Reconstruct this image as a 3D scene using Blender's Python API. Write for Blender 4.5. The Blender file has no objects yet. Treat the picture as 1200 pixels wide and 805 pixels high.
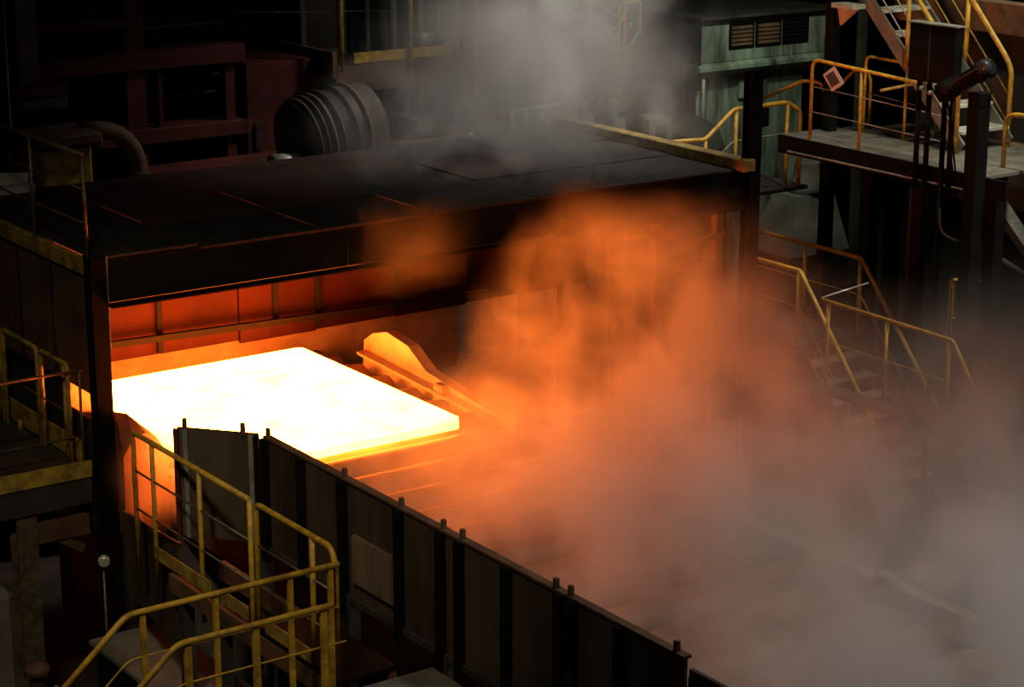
import bpy, bmesh, math, random
from mathutils import Vector, Matrix
R = math.radians
rnd = random.Random(7)
S = bpy.context.scene
COL = S.collection

# ------------------------------------------------------------------ camera
# World axes: Z up, X runs along the mill hood, Y along the roller table.  Metres.
cam_d = bpy.data.cameras.new('camera')
cam_d.sensor_width = 36.0
cam_d.lens = 74.9
cam_d.clip_end = 200
cam = bpy.data.objects.new('camera', cam_d)
COL.objects.link(cam)
cam.location = (0, 0, 6.5)
cam.rotation_euler = (R(90 - 15.5), 0, R(-35))
S.camera = cam

# ------------------------------------------------------------------ world, lamps, exposure
w = bpy.data.worlds.new('dark_hall')
S.world = w
w.use_nodes = True
w.node_tree.nodes['Background'].inputs[0].default_value = (0.9, 0.85, 0.75, 1)
w.node_tree.nodes['Background'].inputs[1].default_value = 0.0010
S.view_settings.view_transform = 'Standard'
S.view_settings.look = 'None'
S.view_settings.gamma = 1
S.view_settings.exposure = 0.0
S.view_settings.use_curve_mapping = False
S.cycles.use_denoising = True
S.cycles.max_bounces = 8
S.cycles.volume_bounces = 2
S.cycles.adaptive_threshold = 0.03
S.cycles.volume_step_rate = 1.0
S.cycles.volume_max_steps = 256
S.cycles.sample_clamp_indirect = 8


def area(name, loc, target, size, watts, colour, spread=180):
    d = bpy.data.lights.new(name, 'AREA')
    d.shape = 'DISK'
    d.size = size
    d.energy = watts
    d.color = colour
    d.spread = R(spread)
    o = bpy.data.objects.new(name, d)
    COL.objects.link(o)
    o.location = loc
    o.rotation_euler = (Vector(target) - Vector(loc)).to_track_quat('-Z', 'Y').to_euler()
    return o


# high-bay lamps of the hall, work lamps of the gallery and one added fill at right (all hang above the picture)
area('high_bay_lamp_steam', (13.5, 8.5, 10.5), (12.3, 9.8, 0), 1.0, 135, (1.0, 0.90, 0.80), 70)
area('high_bay_lamp_foreground', (2.5, 9.0, 9.0), (7.2, 15.3, 0), 1.0, 38, (1.0, 0.83, 0.52), 56)
area('high_bay_lamp_gallery', (18.0, 15.5, 9.5), (20.5, 20.0, 1.8), 0.6, 46, (1.0, 0.98, 0.72), 60)
area('work_lamp_cabinet', (20.6, 22.5, 5.0), (22.8, 26.2, 1.5), 0.3, 38, (0.85, 1.0, 0.72), 110)
area('high_bay_lamp_back', (19.0, 21.0, 9.5), (16.3, 22.0, 2.6), 0.8, 115, (1.0, 0.92, 0.80), 62)
area('added_fill_right', (20.0, 12.5, 9.5), (18.8, 17.6, -0.5), 0.8, 75, (1.0, 0.93, 0.76), 50)  # added fill that brightens the stair rails and steam at right
area('stair_lamp', (22.4, 18.8, 5.2), (21.0, 19.6, 2.5), 0.25, 14, (1.0, 1.0, 0.7), 110)

# ------------------------------------------------------------------ materials
MATS = {}


def mat(name, c1, c2=None, rough=0.6, metal=0.0, scale=3.0, bump=0.15, c3=None, streak=False):
    m = bpy.data.materials.new(name)
    m.use_nodes = True
    nt = m.node_tree
    b = nt.nodes['Principled BSDF']
    b.inputs['Roughness'].default_value = rough
    b.inputs['Metallic'].default_value = metal
    b.inputs['Specular IOR Level'].default_value = 0.5 if max(c1) > 0.15 else (0.25 if max(c1) > 0.06 else 0.08)
    c2 = c2 or tuple(x * 0.55 for x in c1)
    geo = nt.nodes.new('ShaderNodeNewGeometry')
    mp = nt.nodes.new('ShaderNodeMapping')
    if streak:
        mp.inputs['Scale'].default_value = (1, 1, 0.18)
    nt.links.new(geo.outputs['Position'], mp.inputs['Vector'])
    n = nt.nodes.new('ShaderNodeTexNoise')
    n.inputs['Scale'].default_value = scale
    n.inputs['Detail'].default_value = 6
    n.inputs['Roughness'].default_value = 0.65
    nt.links.new(mp.outputs[0], n.inputs['Vector'])
    r = nt.nodes.new('ShaderNodeValToRGB')
    r.color_ramp.elements[0].position = 0.36
    r.color_ramp.elements[1].position = 0.62
    r.color_ramp.elements[0].color = (*c2, 1)
    r.color_ramp.elements[1].color = (*c1, 1)
    if c3:
        e = r.color_ramp.elements.new(0.72)
        e.color = (*c3, 1)
    nt.links.new(n.outputs['Fac'], r.inputs[0])
    nt.links.new(r.outputs[0], b.inputs['Base Color'])
    if bump:
        n2 = nt.nodes.new('ShaderNodeTexNoise')
        n2.inputs['Scale'].default_value = scale * 9
        n2.inputs['Detail'].default_value = 4
        nt.links.new(geo.outputs['Position'], n2.inputs['Vector'])
        bp = nt.nodes.new('ShaderNodeBump')
        bp.inputs['Strength'].default_value = bump
        bp.inputs['Distance'].default_value = 0.02
        nt.links.new(n2.outputs['Fac'], bp.inputs['Height'])
        nt.links.new(bp.outputs[0], b.inputs['Normal'])
    MATS[name] = m
    return m


mat('yellow_paint', (0.62, 0.38, 0.03), (0.30, 0.16, 0.02), 0.45, 0, 9, 0.2)
mat('worn_yellow', (0.50, 0.34, 0.05), (0.16, 0.09, 0.03), 0.55, 0, 6, 0.3)
mat('bare_rail', (0.22, 0.17, 0.11), (0.10, 0.07, 0.05), 0.45, 0.5, 9, 0.1)
mat('dark_steel', (0.075, 0.066, 0.058), (0.035, 0.03, 0.027), 0.6, 0.3, 2.5)
mat('black_steel', (0.011, 0.011, 0.0105), (0.006, 0.006, 0.006), 0.5, 0.2, 4)
mat('rust_steel', (0.17, 0.085, 0.045), (0.07, 0.035, 0.022), 0.75, 0.1, 2.2)
mat('scale_steel', (0.11, 0.05, 0.032), (0.065, 0.028, 0.018), 0.7, 0.2, 1.8, 0.12)
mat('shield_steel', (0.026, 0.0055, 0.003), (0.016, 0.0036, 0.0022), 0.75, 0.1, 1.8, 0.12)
mat('fascia_steel', (0.020, 0.017, 0.013), (0.012, 0.010, 0.008), 0.7, 0.1, 2.2)
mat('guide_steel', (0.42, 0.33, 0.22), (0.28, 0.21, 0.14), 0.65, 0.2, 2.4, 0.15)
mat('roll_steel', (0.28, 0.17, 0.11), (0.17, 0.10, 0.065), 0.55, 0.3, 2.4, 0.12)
mat('silhouette_black', (0.007, 0.006, 0.005), (0.004, 0.0035, 0.003), 0.9, 0, 2.2)  # shade put into the colour: near-black parts stay silhouettes in the slab light
mat('casting_rust', (0.22, 0.07, 0.03), (0.10, 0.03, 0.015), 0.8, 0.0, 2.4, 0.15)
mat('red_glow_steel', (0.11, 0.022, 0.016), (0.05, 0.011, 0.009), 0.7, 0, 2.0)  # red of the slab glow put into the steel colour
mat('roof_steel', (0.058, 0.052, 0.050), (0.030, 0.025, 0.023), 0.65, 0.2, 1.6, 0.2)
mat('roof_rust', (0.085, 0.032, 0.022), (0.038, 0.02, 0.017), 0.75, 0.1, 1.6, 0.2)
mat('guard_steel', (0.12, 0.085, 0.06), (0.05, 0.034, 0.026), 0.6, 0.25, 1.6, 0.15, streak=True)
mat('ribbed_steel', (0.26, 0.19, 0.13), (0.13, 0.09, 0.065), 0.6, 0.2, 3, 0.15, streak=True)
mat('concrete', (0.20, 0.18, 0.16), (0.11, 0.095, 0.085), 0.9, 0, 1.5, 0.3)
mat('oily_floor', (0.06, 0.053, 0.047), (0.028, 0.024, 0.022), 0.7, 0, 0.8, 0.3)
mat('grey_metal', (0.36, 0.36, 0.33), (0.20, 0.19, 0.17), 0.5, 0.3, 4)
mat('pale_paint', (0.55, 0.56, 0.50), (0.30, 0.29, 0.25), 0.5, 0, 4)
mat('green_paint', (0.36, 0.44, 0.36), (0.05, 0.05, 0.038), 0.5, 0, 2.3, 0.2, c3=(0.45, 0.55, 0.46), streak=True)
mat('deck_plate', (0.24, 0.22, 0.19), (0.12, 0.11, 0.095), 0.6, 0.3, 2.5, 0.2)
mat('white_sheet', (0.62, 0.64, 0.66), (0.42, 0.43, 0.45), 0.6, 0, 5, 0.2)
mat('white_metal', (0.75, 0.75, 0.70), (0.55, 0.54, 0.50), 0.35, 0.3, 8, 0)
mat('orange_paint', (0.75, 0.16, 0.03), (0.45, 0.09, 0.02), 0.5, 0, 6, 0.1)
mat('lens_glass', (0.10, 0.11, 0.12), (0.08, 0.08, 0.09), 0.08, 0.6, 6, 0)
mat('paper', (0.60, 0.62, 0.68), (0.48, 0.50, 0.56), 0.7, 0, 6, 0)
mat('ink', (0.07, 0.07, 0.09), (0.05, 0.05, 0.06), 0.7, 0, 6, 0)


def hot_steel(name, colour, lo, hi):
    m = bpy.data.materials.new(name)
    m.use_nodes = True
    nt = m.node_tree
    b = nt.nodes['Principled BSDF']
    b.inputs['Base Color'].default_value = (0.10, 0.06, 0.04, 1)
    b.inputs['Roughness'].default_value = 0.8
    geo = nt.nodes.new('ShaderNodeNewGeometry')
    n = nt.nodes.new('ShaderNodeTexNoise')
    n.inputs['Scale'].default_value = 2.2
    n.inputs['Detail'].default_value = 5
    n.inputs['Distortion'].default_value = 0.8
    nt.links.new(geo.outputs['Position'], n.inputs['Vector'])
    mr = nt.nodes.new('ShaderNodeMapRange')
    mr.inputs['From Min'].default_value = 0.32
    mr.inputs['From Max'].default_value = 0.55
    mr.inputs['To Min'].default_value = lo
    mr.inputs['To Max'].default_value = hi
    nt.links.new(n.outputs['Fac'], mr.inputs['Value'])
    b.inputs['Emission Color'].default_value = (*colour, 1)
    nt.links.new(mr.outputs[0], b.inputs['Emission Strength'])
    MATS[name] = m


hot_steel('glowing_slab_face', (1.0, 0.175, 0.0160), 48.0, 70.0)
hot_steel('glowing_slab_edge', (1.0, 0.15, 0.012), 48.0, 60.0)

# ------------------------------------------------------------------ mesh helpers
ORG = {}


class MB:
    """collects shapes (world metres) and links them as one mesh object"""

    def __init__(self):
        self.bm = bmesh.new()

    def box(self, x0, x1, y0, y1, z0, z1, bev=0.0):
        vs = [self.bm.verts.new((x, y, z)) for z in (z0, z1) for y in (y0, y1) for x in (x0, x1)]
        fs = [(0, 2, 3, 1), (4, 5, 7, 6), (0, 1, 5, 4), (2, 6, 7, 3), (0, 4, 6, 2), (1, 3, 7, 5)]
        faces = [self.bm.faces.new([vs[i] for i in f]) for f in fs]
        if bev:
            es = list({e for f in faces for e in f.edges})
            bmesh.ops.bevel(self.bm, geom=es, offset=bev, segments=1, affect='EDGES', profile=0.5)
        return self

    def bar(self, p, q, w, h, up=(0, 0, 1)):
        p, q, up = Vector(p), Vector(q), Vector(up)
        d = (q - p).normalized()
        s = d.cross(up)
        if s.length < 1e-4:
            s = d.cross(Vector((0, 1, 0)))
        s.normalize()
        u = s.cross(d).normalized()
        vs = []
        for e in (p, q):
            for a, b in ((-1, -1), (1, -1), (1, 1), (-1, 1)):
                vs.append(self.bm.verts.new(e + s * (a * w / 2) + u * (b * h / 2)))
        for f in ((3, 2, 1, 0), (4, 5, 6, 7), (0, 1, 5, 4), (1, 2, 6, 5), (2, 3, 7, 6), (3, 0, 4, 7)):
            self.bm.faces.new([vs[i] for i in f])
        return self

    def tube(self, path, r, n=8):
        pts = [Vector(p) for p in path]
        rings = []
        ref = None
        for i, p in enumerate(pts):
            a = pts[i] - pts[i - 1] if i else pts[1] - pts[0]
            b = pts[i + 1] - pts[i] if i < len(pts) - 1 else a
            t = (a.normalized() + b.normalized())
            t = t.normalized() if t.length > 1e-5 else a.normalized()
            if ref is None:
                ref = t.cross(Vector((0, 0, 1)))
                if ref.length < 1e-3:
                    ref = t.cross(Vector((0, 1, 0)))
            s = (ref - t * ref.dot(t)).normalized()
            ref = s
            u = t.cross(s)
            rings.append([self.bm.verts.new(p + (s * math.cos(k * 2 * math.pi / n) + u * math.sin(k * 2 * math.pi / n)) * r)
                          for k in range(n)])
        for a, b in zip(rings, rings[1:]):
            for k in range(n):
                f = self.bm.faces.new((a[k], a[(k + 1) % n], b[(k + 1) % n], b[k]))
                f.smooth = True
        self.bm.faces.new(list(reversed(rings[0])))
        self.bm.faces.new(rings[-1])
        return self

    def lathe(self, c, axis, prof, n=28):
        """prof = [(along axis, radius), ...]"""
        c, ax = Vector(c), Vector(axis).normalized()
        s = ax.cross(Vector((0, 0, 1)))
        if s.length < 1e-3:
            s = Vector((1, 0, 0))
        s.normalize()
        u = ax.cross(s)
        rings = []
        for a, r in prof:
            rings.append([self.bm.verts.new(c + ax * a + (s * math.cos(k * 2 * math.pi / n) + u * math.sin(k * 2 * math.pi / n)) * max(r, 1e-4))
                          for k in range(n)])
        for p, q in zip(rings, rings[1:]):
            for k in range(n):
                f = self.bm.faces.new((p[k], p[(k + 1) % n], q[(k + 1) % n], q[k]))
                f.smooth = True
        self.bm.faces.new(list(reversed(rings[0])))
        self.bm.faces.new(rings[-1])
        return self

    def prism(self, poly, plane, a, b):
        """poly in plane 'yz' (extruded along x), 'xz' (along y) or 'xy' (along z)"""
        def v(p, t):
            return {'yz': (t, p[0], p[1]), 'xz': (p[0], t, p[1]), 'xy': (p[0], p[1], t)}[plane]
        A = [self.bm.verts.new(v(p, a)) for p in poly]
        B = [self.bm.verts.new(v(p, b)) for p in poly]
        n = len(poly)
        self.bm.faces.new(A)
        self.bm.faces.new(list(reversed(B)))
        for i in range(n):
            self.bm.faces.new((A[i], B[i], B[(i + 1) % n], A[(i + 1) % n]))
        return self

    def quad(self, *pts, t=0.01):
        """a plate through four points, with thickness"""
        P = [Vector(p) for p in pts]
        nrm = (P[1] - P[0]).cross(P[3] - P[0]).normalized() * t
        A = [self.bm.verts.new(p) for p in P]
        B = [self.bm.verts.new(p - nrm) for p in P]
        self.bm.faces.new(A)
        self.bm.faces.new(list(reversed(B)))
        for i in range(4):
            self.bm.faces.new((A[i], B[i], B[(i + 1) % 4], A[(i + 1) % 4]))
        return self

    def build(self, name, material, parent=None, origin=None):
        bmesh.ops.recalc_face_normals(self.bm, faces=self.bm.faces[:])
        po = ORG[parent.name] if parent else Vector((0, 0, 0))
        if origin is None:
            if parent:
                origin = po
            else:
                xs = [v.co for v in self.bm.verts]
                lo = [min(v[i] for v in xs) for i in range(3)]
                hi = [max(v[i] for v in xs) for i in range(3)]
                origin = Vector(((lo[0] + hi[0]) / 2, (lo[1] + hi[1]) / 2, lo[2]))
        origin = Vector(origin)
        bmesh.ops.translate(self.bm, verts=self.bm.verts[:], vec=-origin)
        me = bpy.data.meshes.new(name)
        self.bm.to_mesh(me)
        self.bm.free()
        me.materials.append(MATS[material] if isinstance(material, str) else material)
        o = bpy.data.objects.new(name, me)
        COL.objects.link(o)
        o.location = origin - po
        if parent:
            o.parent = parent
        ORG[o.name] = origin
        return o


def again(o, shift, parent=None, material=None):
    """a further part sharing the mesh of o, moved by shift"""
    c = o.copy()
    COL.objects.link(c)
    c.location = o.location + Vector(shift)
    if parent:
        c.parent = parent
    ORG[c.name] = ORG[o.name] + Vector(shift)
    return c


def tag(o, label, cat, group=None, kind=None):
    o['label'] = label
    o['category'] = cat
    if group:
        o['group'] = group
    if kind:
        o['kind'] = kind
    return o


def thing(name, label, cat, loc, group=None):
    o = bpy.data.objects.new(name, None)
    o.empty_display_size = 0.2
    COL.objects.link(o)
    o.location = loc
    ORG[o.name] = Vector(loc)
    return tag(o, label, cat, group)


def structure(o):
    o['kind'] = 'structure'
    return o


def fillet(path, rad=0.08, n=4):
    P = [Vector(p) for p in path]
    out = [P[0]]
    for i in range(1, len(P) - 1):
        a, b = P[i - 1] - P[i], P[i + 1] - P[i]
        k = min(rad, a.length * 0.45, b.length * 0.45)
        p0, p1 = P[i] + a.normalized() * k, P[i] + b.normalized() * k
        for j in range(n + 1):
            t = j / n
            out.append(p0 * (1 - t) ** 2 + P[i] * 2 * t * (1 - t) + p1 * t * t)
    out.append(P[-1])
    return out


def railing(name, label, top, posts, mids=(), toe=None, r=0.024, material='yellow_paint', mid_r=0.010,
            mid_mat=None, post_w=None, cat='railing', group=None, fr=0.07):
    """top: path of the handrail; posts: (x, y, z0, z1); mids: further paths"""
    x, y, z0, _ = posts[0]
    t = thing(name, label, cat, (x, y, min(p[2] for p in posts)), group)
    MB().tube(fillet(top, fr), r).build('handrail', material, t)
    for m in mids:
        MB().tube(fillet(m, fr), mid_r, 6).build('mid_rail', mid_mat or material, t)
    for (x, y, a, b) in posts:
        if post_w:
            MB().box(x - post_w / 2, x + post_w / 2, y - 0.012, y + 0.012, a, b).build('post', material, t, (x, y, a))
        else:
            MB().tube([(x, y, a), (x, y, b)], r * 0.92).build('post', material, t, (x, y, a))
    if toe:
        for (p, q, h) in toe:
            p, q = Vector(p), Vector(q)
            up = Vector((0, 0, h / 2))
            MB().bar(p + up, q + up, 0.012, h).build('toe_board', 'worn_yellow', t)
    return t


def flight(name, label, axis, x0, x1, y0, y1, ztop, zbot, n, material='deck_plate', strmat='dark_steel'):
    """a stair flight.  axis 'y': treads span x0..x1, top edge at y0, foot at y1.  axis 'x' likewise."""
    if axis == 'y':
        t = thing(name, label, 'stairs', ((x0 + x1) / 2, y1, zbot))
    else:
        t = thing(name, label, 'stairs', (x1, (y0 + y1) / 2, zbot))
    run = (y1 - y0) if axis == 'y' else (x1 - x0)
    dep = abs(run) / n
    first = None
    for k in range(n):
        f = (k + 0.5) / n
        z = ztop + (zbot - ztop) * (k + 1) / (n + 1)
        if axis == 'y':
            yc = y0 + run * f
            o = MB().box(x0, x1, yc - dep * 0.55, yc + dep * 0.55, z - 0.035, z).build('tread', material, t, (x0, yc, z))
        else:
            xc = x0 + run * f
            o = MB().box(xc - dep * 0.55, xc + dep * 0.55, y0, y1, z - 0.035, z).build('tread', material, t, (xc, y0, z))
    for s in (0, 1):
        if axis == 'y':
            x = (x0 - 0.02, x1 + 0.02)[s]
            MB().bar((x, y0, ztop - 0.08), (x, y1, zbot + 0.06), 0.03, 0.2).build('stringer', strmat, t)
        else:
            y = (y0 - 0.02, y1 + 0.02)[s]
            MB().bar((x0, y, ztop - 0.08), (x1, y, zbot + 0.06), 0.03, 0.2).build('stringer', strmat, t)
    return t


FLOOR = -3.0
# ------------------------------------------------------------------ the hall
structure(MB().box(-4, 48, -2, 52, FLOOR - 0.3, FLOOR).build('floor', 'oily_floor'))
structure(MB().box(-4, 48, 51.5, 52, FLOOR, 14).build('wall_back', 'dark_steel'))
structure(MB().box(47.5, 48, -2, 51.5, FLOOR, 14).build('wall_right', 'dark_steel'))

# ------------------------------------------------------------------ roller table
rt = thing('roller_table', 'roller table of long steel rolls carrying the glowing slab into the steam', 'conveyor', (10.1, 14.5, FLOOR))
y = 8.6
first = None
k = 0
while y < 20.9:
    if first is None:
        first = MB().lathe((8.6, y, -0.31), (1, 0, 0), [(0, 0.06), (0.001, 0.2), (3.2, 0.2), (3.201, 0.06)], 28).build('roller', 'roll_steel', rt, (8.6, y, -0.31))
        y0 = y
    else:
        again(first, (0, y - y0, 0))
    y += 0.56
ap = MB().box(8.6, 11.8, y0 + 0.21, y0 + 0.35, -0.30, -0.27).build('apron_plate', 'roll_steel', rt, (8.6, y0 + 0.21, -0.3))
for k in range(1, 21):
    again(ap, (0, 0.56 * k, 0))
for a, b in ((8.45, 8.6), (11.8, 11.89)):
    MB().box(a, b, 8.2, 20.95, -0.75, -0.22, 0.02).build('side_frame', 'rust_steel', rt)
MB().box(8.6, 11.8, 8.2, 20.95, -0.78, -0.70).build('bed_plate', 'dark_steel', rt)
for yy in (9, 12, 15, 18, 20.6):
    MB().box(8.5, 11.7, yy - 0.2, yy + 0.2, FLOOR, -0.78).build('pedestal', 'concrete', rt)

# ------------------------------------------------------------------ the hot slab
sl = thing('steel_slab', 'glowing white-hot steel slab lying on the roller table under the hood', 'slab', (9.9, 18.8, -0.11))
b = MB()
r_ = 0.07
poly = []
for cx, cy, a0 in ((11.40 - r_, 20.45 - r_, 0), (8.62 + r_, 20.45 - r_, 90), (8.62 + r_, 17.18 + r_, 180), (11.40 - r_, 17.18 + r_, 270)):
    for j in range(5):
        a = R(a0 + j * 22.5)
        poly.append((cx + r_ * math.cos(a), cy + r_ * math.sin(a)))
b.prism(poly, 'xy', -0.022, 0.0)
b.build('top_face', 'glowing_slab_face', sl)
b = MB()
b.prism([(10.01 + (px - 10.01) * 1.002, 18.815 + (py - 18.815) * 1.002) for px, py in poly], 'xy', -0.108, -0.023)
b.build('slab_body', 'glowing_slab_edge', sl)

# ------------------------------------------------------------------ side guides of the table
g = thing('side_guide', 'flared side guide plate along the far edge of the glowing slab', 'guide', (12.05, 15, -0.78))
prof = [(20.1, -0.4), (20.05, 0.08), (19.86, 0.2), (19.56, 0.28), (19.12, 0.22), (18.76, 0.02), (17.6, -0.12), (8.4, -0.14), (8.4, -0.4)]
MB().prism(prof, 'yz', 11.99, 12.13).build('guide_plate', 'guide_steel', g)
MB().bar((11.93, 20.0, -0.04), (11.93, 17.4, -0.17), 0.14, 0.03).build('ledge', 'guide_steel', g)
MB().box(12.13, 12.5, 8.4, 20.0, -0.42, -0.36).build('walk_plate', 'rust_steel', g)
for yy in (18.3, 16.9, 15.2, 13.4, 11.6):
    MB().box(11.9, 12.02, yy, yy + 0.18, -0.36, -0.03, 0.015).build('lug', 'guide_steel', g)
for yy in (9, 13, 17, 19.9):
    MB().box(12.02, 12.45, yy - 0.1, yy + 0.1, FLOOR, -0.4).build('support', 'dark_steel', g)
g = thing('side_guide', 'red-lit sloping guide casting between corner post and flared guard panel', 'guide', (8.0, 17.9, FLOOR))
b = MB()
# plan outline with the height of its top: the flared face looks toward the slab end
plan = [(7.80, 17.42, 0.20), (7.95, 17.50, 0.35), (8.13, 17.60, 0.34), (8.26, 17.68, 0.26), (8.36, 17.75, 0.12), (8.43, 17.80, 0.0),
        (8.43, 18.72, 0.05), (8.2, 18.74, 0.26), (7.98, 18.74, 0.28), (7.98, 18.12, 0.38), (7.98, 17.92, 0.39)]
hi_ = [b.bm.verts.new((x, y, z)) for x, y, z in plan]
lo_ = [b.bm.verts.new((x, y, -0.75)) for x, y, z in plan]
cen = b.bm.verts.new((8.14, 18.05, 0.41))
for i in range(len(plan)):
    k = (i + 1) % len(plan)
    b.bm.faces.new((hi_[i], hi_[k], lo_[k], lo_[i]))
    b.bm.faces.new((hi_[i], cen, hi_[k]))
b.bm.faces.new(lo_)
b.build('casting', 'casting_rust', g)
MB().box(8.0, 8.4, 17.9, 18.6, FLOOR, -0.75).build('support', 'dark_steel', g)

# ------------------------------------------------------------------ mill hood
H0, H1, HY0, HY1 = 7.85, 15.85, 18.0, 21.5
hd = thing('mill_hood', 'long dark flat-roofed steel hood over the glowing slab', 'hood', (12, 19.5, FLOOR))
# fascia along the front, in sheets
xs = [7.95, 10.6, 13.3, 15.8]
for i in range(3):
    MB().box(xs[i] + 0.004, xs[i + 1] - 0.004, 18.0, 18.05, 1.53, 1.95, 0.006).build('fascia_sheet', 'fascia_steel', hd)
MB().box(7.96, 15.8, 17.84, 18.0, 1.515, 1.53).build('shade_flange', 'silhouette_black', hd)  # added lip that keeps slab light off the fascia
# roof plates with visible joints
gx = [7.86, 8.95, 10.3, 11.6, 12.9, 14.2, 15.8]
gy = [17.97, 19.1, 20.3, 21.5]
for i in range(6):
    for j in range(3):
        dz = rnd.uniform(-0.008, 0.012) + (0.03 if (i, j) == (0, 0) else 0)
        m = 'roof_rust' if (i, j) in ((1, 2), (2, 2), (3, 2), (2, 1), (1, 1), (4, 1)) else 'roof_steel'
        MB().box(gx[i] + 0.006, gx[i + 1] - 0.006, gy[j] + 0.006, gy[j + 1] - 0.006, 1.935 + dz, 1.965 + dz, 0.004).build('roof_plate', m, hd)
for yy in (18.1, 19.1, 20.3, 21.4):
    MB().box(7.9, 15.8, yy - 0.05, yy + 0.05, 1.74, 1.93).build('roof_beam', 'dark_steel', hd)
# right-hand edge beam on the roof
MB().box(15.68, 15.86, 17.85, 21.5, 1.94, 2.08, 0.01).build('edge_beam', 'worn_yellow', hd)
# corner posts
b = MB().box(7.80, 7.96, 17.94, 17.965, FLOOR, 2.0)
b.box(7.80, 7.96, 18.075, 18.1, FLOOR, 2.0).box(7.87, 7.89, 17.96, 18.08, FLOOR, 2.0)
b.build('corner_post', 'silhouette_black', hd)
MB().box(7.963, 7.972, 17.94, 17.955, 1.1, 2.0).build('edge_strip', 'grey_metal', hd)
b = MB().box(15.82, 15.98, 17.9, 17.92, FLOOR, 3.05)
b.box(15.82, 15.98, 18.03, 18.05, FLOOR, 3.05).box(15.89, 15.91, 17.92, 18.04, FLOOR, 3.05)
b.build('corner_post', 'black_steel', hd)
for xx in (7.9, 15.8):
    MB().box(xx - 0.06, xx + 0.06, 21.35, 21.47, FLOOR, 1.93).build('corner_post', 'dark_steel', hd)
# left side wall: sheets with cover strips, deep top beam
sy = [18.12, 18.95, 19.76, 20.7, 21.5]
for i in range(4):
    MB().box(7.845, 7.865, sy[i] + 0.004, sy[i + 1] - 0.004, 0.62, 1.80).build('side_sheet', 'rust_steel', hd)
for yy in sy[1:-1]:
    MB().box(7.825, 7.846, yy - 0.03, yy + 0.03, 0.62, 1.80).build('cover_strip', 'dark_steel', hd)
MB().box(7.80, 7.87, 18.1, 21.5, 1.80, 1.96, 0.008).build('top_beam', 'worn_yellow', hd)
MB().box(7.84, 7.87, 18.78, 21.5, -0.75, 0.62).build('lower_sheet', 'dark_steel', hd)
MB().box(7.84, 7.87, 18.1, 18.775, -0.75, 0.36).build('lower_sheet', 'dark_steel', hd)
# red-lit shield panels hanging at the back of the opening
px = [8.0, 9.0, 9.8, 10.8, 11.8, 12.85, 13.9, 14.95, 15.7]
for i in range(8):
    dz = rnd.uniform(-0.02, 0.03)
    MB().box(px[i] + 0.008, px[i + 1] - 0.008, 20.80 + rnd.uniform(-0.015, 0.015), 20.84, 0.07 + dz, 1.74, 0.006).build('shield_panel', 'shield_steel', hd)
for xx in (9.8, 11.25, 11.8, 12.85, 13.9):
    MB().box(xx - 0.03, xx + 0.03, 20.74, 20.78, 0.12 if xx != 11.25 else 0.26, 1.74).build('hanger', 'silhouette_black', hd)
MB().bar((8.9, 20.66, 0.34), (14.2, 20.66, 0.20), 0.06, 0.07).build('cross_bar', 'silhouette_black', hd)
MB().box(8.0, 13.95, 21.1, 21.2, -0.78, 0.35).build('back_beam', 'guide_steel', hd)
MB().box(8.05, 8.58, 19.58, 19.62, -0.2, 0.5).build('glow_catch_plate', 'guide_steel', hd)  # added plate: hides the slab behind the side opening and catches its glow
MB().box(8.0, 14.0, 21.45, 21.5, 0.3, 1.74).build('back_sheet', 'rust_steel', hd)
# braced frame at the right-hand half of the opening
for xx in (14.85, 15.74):
    MB().box(xx - 0.05, xx + 0.05, 18.3, 18.4, FLOOR, 1.75).build('frame_post', 'rust_steel', hd)
MB().bar((14.4, 18.35, 1.28), (15.2, 18.33, 1.2), 0.06, 0.08).build('frame_rail', 'rust_steel', hd)
MB().bar((14.9, 18.35, 1.0), (15.8, 18.3, 1.15), 0.06, 0.08).build('frame_rail', 'rust_steel', hd)
MB().bar((15.2, 18.35, 0.74), (15.8, 18.33, 0.80), 0.06, 0.09).build('frame_rail', 'rust_steel', hd)
MB().bar((14.9, 18.35, 0.80), (15.8, 18.33, 0.46), 0.05, 0.05).build('frame_rail', 'rust_steel', hd)

railing('roof_railing', 'dim brown railing standing on the left end of the hood roof',
        [(7.83, 21.5, 2.95), (7.83, 18.04, 2.95)],
        [(7.83, 18.06, 1.96, 2.95), (7.83, 19.29, 1.96, 2.95), (7.83, 20.5, 1.96, 2.95)],
        [[(7.83, 21.5, 2.62), (7.83, 18.04, 2.62)], [(7.83, 21.5, 2.3), (7.83, 18.04, 2.3)]],
        r=0.022, material='bare_rail', mid_r=0.009)

# ------------------------------------------------------------------ guard wall in front of the table
gw = thing('guard_wall', 'long dark steel guard wall of upright panels dividing walkway and steam', 'wall', (8.05, 12.3, FLOOR))
gyw = [15.07, 14.42, 13.77, 12.93, 12.35, 11.5, 10.87, 10.2, 9.56]
for i in range(8):
    MB().box(8.03 + rnd.uniform(-0.005, 0.008), 8.06, gyw[i + 1] + 0.006, gyw[i] - 0.006, 0.03, 1.0, 0.004).build('wall_panel', 'guard_steel', gw)
for yy in gyw[1:-1] + [12.10, 10.72, 15.03]:
    MB().box(7.97, 8.03, yy - 0.035, yy + 0.035, -0.1, 0.985).build('stiffener', 'black_steel', gw)
for yy in (15.02, 13.77, 12.93, 12.35, 12.1, 10.95, 10.78, 9.65):
    MB().box(8.02, 8.05, yy - 0.018, yy + 0.018, 0.99, 1.075).build('lifting_lug', 'rust_steel', gw)
MB().box(8.0, 8.08, 9.56, 15.07, -0.02, 0.03).build('bottom_rail', 'dark_steel', gw)
MB().box(8.01, 8.075, 9.55, 15.07, 0.985, 1.004).build('top_rail', 'rust_steel', gw)
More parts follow.
